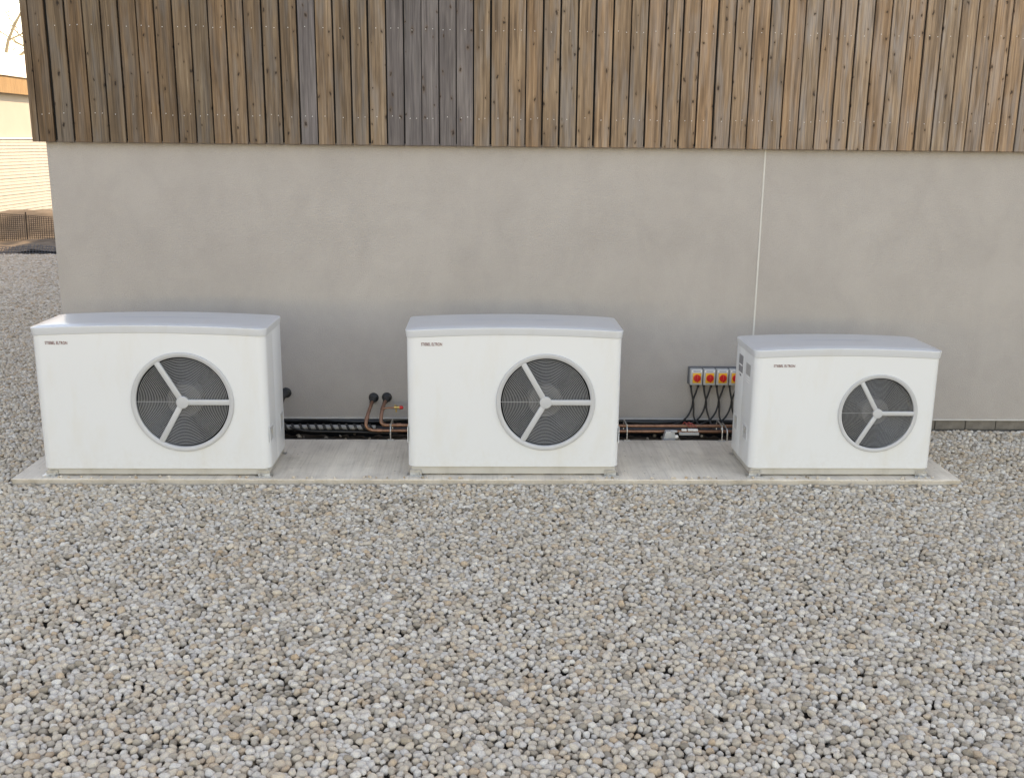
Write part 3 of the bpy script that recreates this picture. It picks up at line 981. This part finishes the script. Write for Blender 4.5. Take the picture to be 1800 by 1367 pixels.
# long black insulated pipe lying along the foot of the wall
pts = [(x, -.075 + .006 * math.sin(x * 3.1), .022 + .004 * math.sin(x * 5 + 1)) for x in np.arange(-2.6, 2.7, .1)]
tag(obj('insulated_pipe', ntube(pts, .030, 16), M['membrane'], smooth=50), 'long black insulated pipe lying along the foot of the wall', 'pipe')
pts = [(x, -.17 + .008 * math.sin(x * 2.3), -.055 + .006 * math.sin(x * 4)) for x in np.arange(-2.6, 2.7, .1)]
tag(obj('drain_pipe', ntube(pts, .036, 16), M['black'], smooth=50), 'dark drain pipe low in the trench behind the slab', 'pipe')
# grey conduit with black cable wound round it
T = thing('conduit', 'grey conduit wrapped in a black spiral cable, behind the slab left of the copper pipes', 'conduit', (-1.45, -.20, .072))
obj('conduit_tube', ntube([(0, 0, 0), (.3, 0, .001), (.70, 0, 0)], .0175, 14), M['greypipe'], T, smooth=50)
pts = [(.70 * t_ / 260, .0195 * math.cos(t_ / 260 * 2 * PI * 13), .0195 * math.sin(t_ / 260 * 2 * PI * 13)) for t_ in range(261)]
obj('wound_cable', ntube(pts, .0095, 6), M['black'], T, smooth=50)
tag(obj('cable', ntube(smooth_path([(-1.43, -.09, .16), (-1.42, -.14, .11), (-1.37, -.19, .085), (-1.30, -.23, .068), (-1.2, -.24, .055), (-.9, -.24, .05), (-.6, -.2, .03)]), .008, 8), M['black'], smooth=50), 'single black cable sagging along the grey conduit', 'cable')

# pipe brackets on the back of the slab
def bracket(label, x, h1, h2, dbl=False):
    T = thing('pipe_bracket', label, 'pipe bracket', (x, -.405, ZS), 'steel pipe brackets on the slab edge')
    bm = bmesh.new(); box(bm, -.024, .024, -.014, .016, 0, .004, .001, 1)
    lathe(bm, [(.007, .004), (.007, .009)], 6, 'Z', (-.013, 0, 0)); lathe(bm, [(.007, .004), (.007, .009)], 6, 'Z', (.013, 0, 0))
    obj('base_plate', bm, M['steel'], T, smooth=35)
    dy = PY + .405
    for q, (xo, hh) in enumerate(((0, h1), (.035, h2)) if dbl else ((0, h1),)):
        p = smooth_path([(xo, 0, .003), (xo, .0, hh * .5), (xo, .004, hh - .022), (xo, .03, hh), (xo, dy - .03, hh + .004), (xo, dy + .008, hh - .004), (xo, dy + .018, hh - .03), (xo, dy + .012, hh - .075)], 5)
        obj('strap', ntube(p, .0048, 8), M['steel'], T, smooth=50)
    bm = bmesh.new(); lathe(bm, [(.004, .0), (.009, .002), (.009, .009), (.004, .011)], 6, 'Z', (0, .02, h1 + .001))
    obj('wing_nut', bm, M['steel'], T, smooth=35)
    return T
bracket('steel bracket over the copper pipes left of the middle heat pump', -.628, .098, .09)
bracket('steel bracket over the copper pipes right of the middle heat pump', .985, .100, .09)
bracket('double steel bracket over the copper pipes beside the smallest heat pump', 1.640, .098, .080, True)

# ------------------------------------------------------------------ switch row
bk = bmesh.new(); box(bk, 1.462, 1.838, -.030, -.001, .352, .478, .004, 2)
tag(obj('mounting_box', bk, M['isodark'], smooth=35), 'dark back box on the wall carrying the row of red switches', 'switch box')
names = ['isolator switch at the left end of the row, red knob on yellow', 'second isolator switch from the left, red knob on yellow',
         'third isolator switch from the left, red knob on yellow', 'isolator switch at the right end of the row, half hidden by the smallest heat pump']
for k in range(4):
    x = 1.468 + .0925 * k
    T = thing('isolator_switch', names[k], 'switch', (x + .044, -.030, .414), 'row of red and yellow isolator switches')
    bm = bmesh.new(); box(bm, -.0425, .0425, -.050, -.0005, -.058, .056, .005, 2)
    obj('housing', bm, M['isogrey'], T, smooth=35)
    bm = bmesh.new(); box(bm, -.034, .034, -.0525, -.0505, .034, .052)
    pt = obj('name_strip', bm, M['labelwhite'], T)
    bm = bmesh.new(); box(bm, -.026, .026, -.0535, -.0527, .040, .046)
    obj('printed_line', bm, M['bluetxt'], pt)
    bm = bmesh.new(); box(bm, -.029, .031, -.056, -.0505, -.042, .030, .003, 2)
    obj('faceplate', bm, M['yellow'], T, smooth=35)
    bm = bmesh.new(); lathe(bm, [(.026, -.0562), (.026, -.064), (.0235, -.067), (.0001, -.068)], 32, 'Y', (.002, 0, -.005))
    kn = obj('knob', bm, M['red'], T, smooth=35)
    bm = bmesh.new(); box(bm, -.0055, .0055, -.082, -.066, -.026, .020, .003, 2)
    for v in bm.verts: v.co.z -= .005; v.co.x += .002
    obj('knob_grip', bm, M['red'], kn, smooth=35)
# cables from the switches down behind the pipes
cl = ['first', 'second', 'third', 'fourth', 'fifth', 'sixth', 'seventh', 'eighth']
for k in range(4):
    x = 1.468 + .0925 * k
    for q in range(2):
        T = thing('switch_cable', '%s black cable from the left hanging below the switch row' % cl[k * 2 + q], 'cable', (x + (.012 if q == 0 else .064), -.055, .352), 'black cables below the switches')
        if q == 0:
            p = [(0, 0, 0), (.006, -.002, -.05), (.022, -.006, -.12), (.026, -.008, -.17), (.045 if k % 2 else .03, -.02, -.235), (.055, -.05, -.275), (.075, -.09, -.31)]
        else:
            p = [(0, .0, 0), (-.012, .0, -.05), (-.030, .002, -.11), (-.034, .002, -.15), (-.052, -.008, -.20), (-.085, -.02, -.245), (-.125, -.03, -.268), (-.19, -.05, -.285)]
        obj('cable_run', ntube(smooth_path(p, 6), .0066, 8), M['black'], T, smooth=50)
        bm = bmesh.new(); lathe(bm, [(.0085, .002), (.0085, -.012), (.006, -.020)], 8, 'Z')
        obj('gland', bm, M['black'], T, smooth=40)
# little things on and under the pipes
T = thing('pipe_fitting', 'small grey plastic fitting lying in the gap under the pipes', 'fitting', (1.30, -.31, .03))
bm = bmesh.new(); box(bm, -.055, .035, -.02, .03, -.02, .055, .004, 2)
for v in bm.verts:
    if v.co.z > .01: v.co.x = v.co.x * .70 + .004
obj('fitting_body', bm, M['greyplastic'], T, smooth=35)
bm = bmesh.new(); lathe(bm, [(.014, .030), (.014, .05), (.010, .055)], 16, 'X', (0, 0, .012))
obj('nozzle', bm, M['labelwhite'], T, smooth=35)
bm = bmesh.new(); box(bm, .0, .045, -.024, .0, .048, .062, .003, 1)
obj('flap', bm, M['greyplastic'], T, smooth=35)
for k, (x, z, a) in enumerate(((1.405, .077, .03), (1.448, .078, -.04), (1.484, .077, .02))):
    bm = bmesh.new(); box(bm, -.018, .018, -.011, .011, -.008, .008, .004, 2)
    o = obj('connector', bm, M['labelwhite'], smooth=40, loc=(x, PY - .02, z)); o.rotation_euler = (0, a, 0)
    tag(o, ['white connector block on the lower pipe, leftmost of three', 'white connector block on the lower pipe, between the other two', 'white connector block on the lower pipe, nearest the smallest heat pump'][k], 'connector', 'white connector blocks')
bm = bmesh.new(); box(bm, 1.37, 1.51, PY - .035, PY - .008, .040, .060, .003, 1)
tag(obj('clip_strip', bm, M['isogrey'], smooth=40), 'short grey clip strip below the white connector blocks', 'clip strip')
bm = bmesh.new()
rr = random.Random(5)
for k in range(3):
    x0_ = 1.395 + .022 * k
    tube(bm, smooth_path([(x0_, PY + .02, .100), (x0_ + .012 + rr.uniform(-.01, .01), PY - .01, .127 + rr.uniform(-.006, .006)), (x0_ + .03, PY - .02, .116), (x0_ + .045 + rr.uniform(-.01, .01), PY - .016, .095)], 4), .0032, 6)
tag(obj('loose_wires', bm, M['redwire'], smooth=50), 'short loose red wires lying over the upper copper pipe', 'wires')

# ------------------------------------------------------------------ background left
BB = thing('cream_building', 'low cream building in the sun with pale siding and a white roof edge, far left', 'building', (-12, 20, 0))
BY0, BY1 = -32, 14          # local y range
bm = bmesh.new(); box(bm, -9, -.20, BY0, BY1, 1.99, 3.30)
obj('upper_wall', bm, M['cream'], BB)
bm = bmesh.new(); box(bm, -9, -.16, BY0, BY1, -.1, 1.96)
obj('lower_wall', bm, M['siding'], BB)
sb = bmesh.new(); box(sb, 0, .022, BY0, BY1, 0, .078, .003, 1)
for v in sb.verts:
    if v.co.z > .04 and v.co.x > .01: v.co.x -= .014
sme = bpy.data.meshes.new('siding_board'); bmesh.ops.recalc_face_normals(sb, faces=sb.faces); sb.to_mesh(sme); sb.free(); finish(sme, M['siding'])
for k in range(23):
    o = link(bpy.data.objects.new('siding_board', sme), BB); o.location = (-.159 + random.uniform(-.004, .004), 0, .07 + k * .082)
bm = bmesh.new(); box(bm, -.17, -.11, BY0, BY1, 1.962, 1.988); obj('drip_rail', bm, M['roofwhite'], BB)
bm = bmesh.new(); box(bm, -.035, .0, BY0 - .2, BY1 + .2, 3.08, 3.50, .003, 1)
obj('fascia', bm, M['fascia'], BB)
bm = bmesh.new(); box(bm, -9.2, -.036, BY0 - .2, BY1 + .2, 3.301, 3.5); obj('soffit', bm, M['fascia'], BB)
bm = bmesh.new(); box(bm, -9.2, .05, BY0 - .25, BY1 + .25, 3.503, 3.80, .01, 2); box(bm, -9.2, -.25, BY0 - .25, BY1 + .25, 3.803, 4.10, .01, 2)
obj('roof_edge', bm, M['roofwhite'], BB)

# spoil bank under the netting
bm = bmesh.new()
nx, ny = 60, 26
rr = random.Random(11)
g = []
for i in range(nx + 1):
    row = []
    for j in range(ny + 1):
        x = -12.1 + 9.3 * i / nx; y = 11.4 + 6.0 * j / ny
        t_ = (y - 11.4) / 6.0
        h = .44 * math.sin(PI * min(1, max(0, (t_ - .42) / .5))) ** 1.0 if t_ > .42 and t_ < .92 else 0
        row.append(bm.verts.new((x, y, -.02 + h + rr.uniform(0, .06) + .05 * math.sin(x * 2.1 + y))))
    g.append(row)
for i in range(nx):
    for j in range(ny):
        bm.faces.new((g[i][j], g[i + 1][j], g[i + 1][j + 1], g[i][j + 1]))
obj('soil_bank', bm, M['subsoil'], smooth=80, kind='structure')
# netting
NT = thing('debris_netting', 'low brown mesh netting fence sagging in front of the soil bank, far left', 'netting', (-10.2, 13.5, 0))
bm = bmesh.new()
def nety(x): return .06 * math.sin(x * 3) + .02 * math.sin(x * 11)
def bar(bm, a, b_, w):
    a, b_ = Vector(a), Vector(b_)
    tube(bm, [a, b_], w, 3, False)
for k in range(150):
    x = -2 + k * .045
    bar(bm, (x, nety(x), .0), (x + .01, nety(x) + .02, .50 + .03 * math.sin(x * 2.2)), .0065)
for j in range(14):
    z = .01 + j * .038
    pts = [(-2 + q * .25, nety(-2 + q * .25) + .02 * z / .5, z * (1 + .06 * math.sin((-2 + q * .25) * 2.2))) for q in range(28)]
    tube(bm, pts, .0065, 3, False)
obj('net', bm, M['net'], NT, kind='stuff')
for q in range(5):
    x = -1.8 + q * 1.5
    obj('stake', ntube([(x, nety(x) - .02, -.1), (x, nety(x), .58)], .014, 8), M['net'], NT, smooth=40)
NT2 = thing('fallen_netting', 'crumpled strip of dark mesh lying flat at the gravel edge, far left', 'netting', (-9.6, 11.3, 0))
bm = bmesh.new()
for k in range(120):
    x = -1.5 + k * .05
    bar(bm, (x, .05 * math.sin(x * 4), .0), (x + rr.uniform(-.02, .02), .05 * math.sin(x * 4) + .12, .13 + .03 * math.sin(x * 5)), .0065)
for j in range(4):
    z = .01 + j * .036
    tube(bm, [(-1.5 + q * .2, .05 * math.sin((-1.5 + q * .2) * 4) + z * .9, z + .012 * math.sin(q * 1.7)) for q in range(30)], .0065, 3, False)
obj('net', bm, M['isodark'], NT2, kind='stuff')

# bare trees beyond the cream building
def bare_tree(loc, h, seed, label):
    rr = random.Random(seed)
    T = thing('bare_tree', label, 'tree', loc, 'bare trees behind the cream building')
    tr = bmesh.new(); tw = bmesh.new()
    def grow(p, d, L, rad, lev):
        n_ = 5
        pts = [Vector(p)]; dd = d.normalized()
        for k in range(n_):
            dd = (dd + Vector((rr.gauss(0, .16), rr.gauss(0, .16), rr.gauss(.03, .10)))).normalized()
            pts.append(pts[-1] + dd * L / n_)
        rads = [rad * (1 - .5 * k / n_) for k in range(n_ + 1)]
        tube(tr if lev < 2 else tw, pts, rads, 8 if lev < 2 else (5 if lev < 4 else 3), False)
        if lev >= 6 or rad < .003: return
        nb = 3 if lev < 4 else 2
        for k in range(nb):
            i0 = rr.randint(2, n_) if k else n_
            ax = Vector((rr.gauss(0, 1), rr.gauss(0, 1), rr.gauss(.2, .6))).normalized()
            nd = (dd * (1.0 if k == 0 else .75) + ax * rr.uniform(.45, .85)).normalized()
            grow(pts[i0], nd, L * rr.uniform(.62, .86), rads[i0] * rr.uniform(.55, .78), lev + 1)
    grow((0, 0, 0), Vector((.05, 0, 1)), h * .36, h * .022, 0)
    obj('trunk', tr, M['bark'], T, smooth=60); obj('twigs', tw, M['bark'], T, smooth=60)
bare_tree((-16.6, 27.5, 0), 10.5, 4, 'bare tree with pale bark rising behind the cream roof, nearest the timber building')
bare_tree((-19.5, 31, 0), 11.5, 9, 'bare tree farther back and left behind the cream roof')
bare_tree((-15.2, 33, 0), 11, 21, 'farthest bare tree behind the cream roof, seen through the nearer branches')
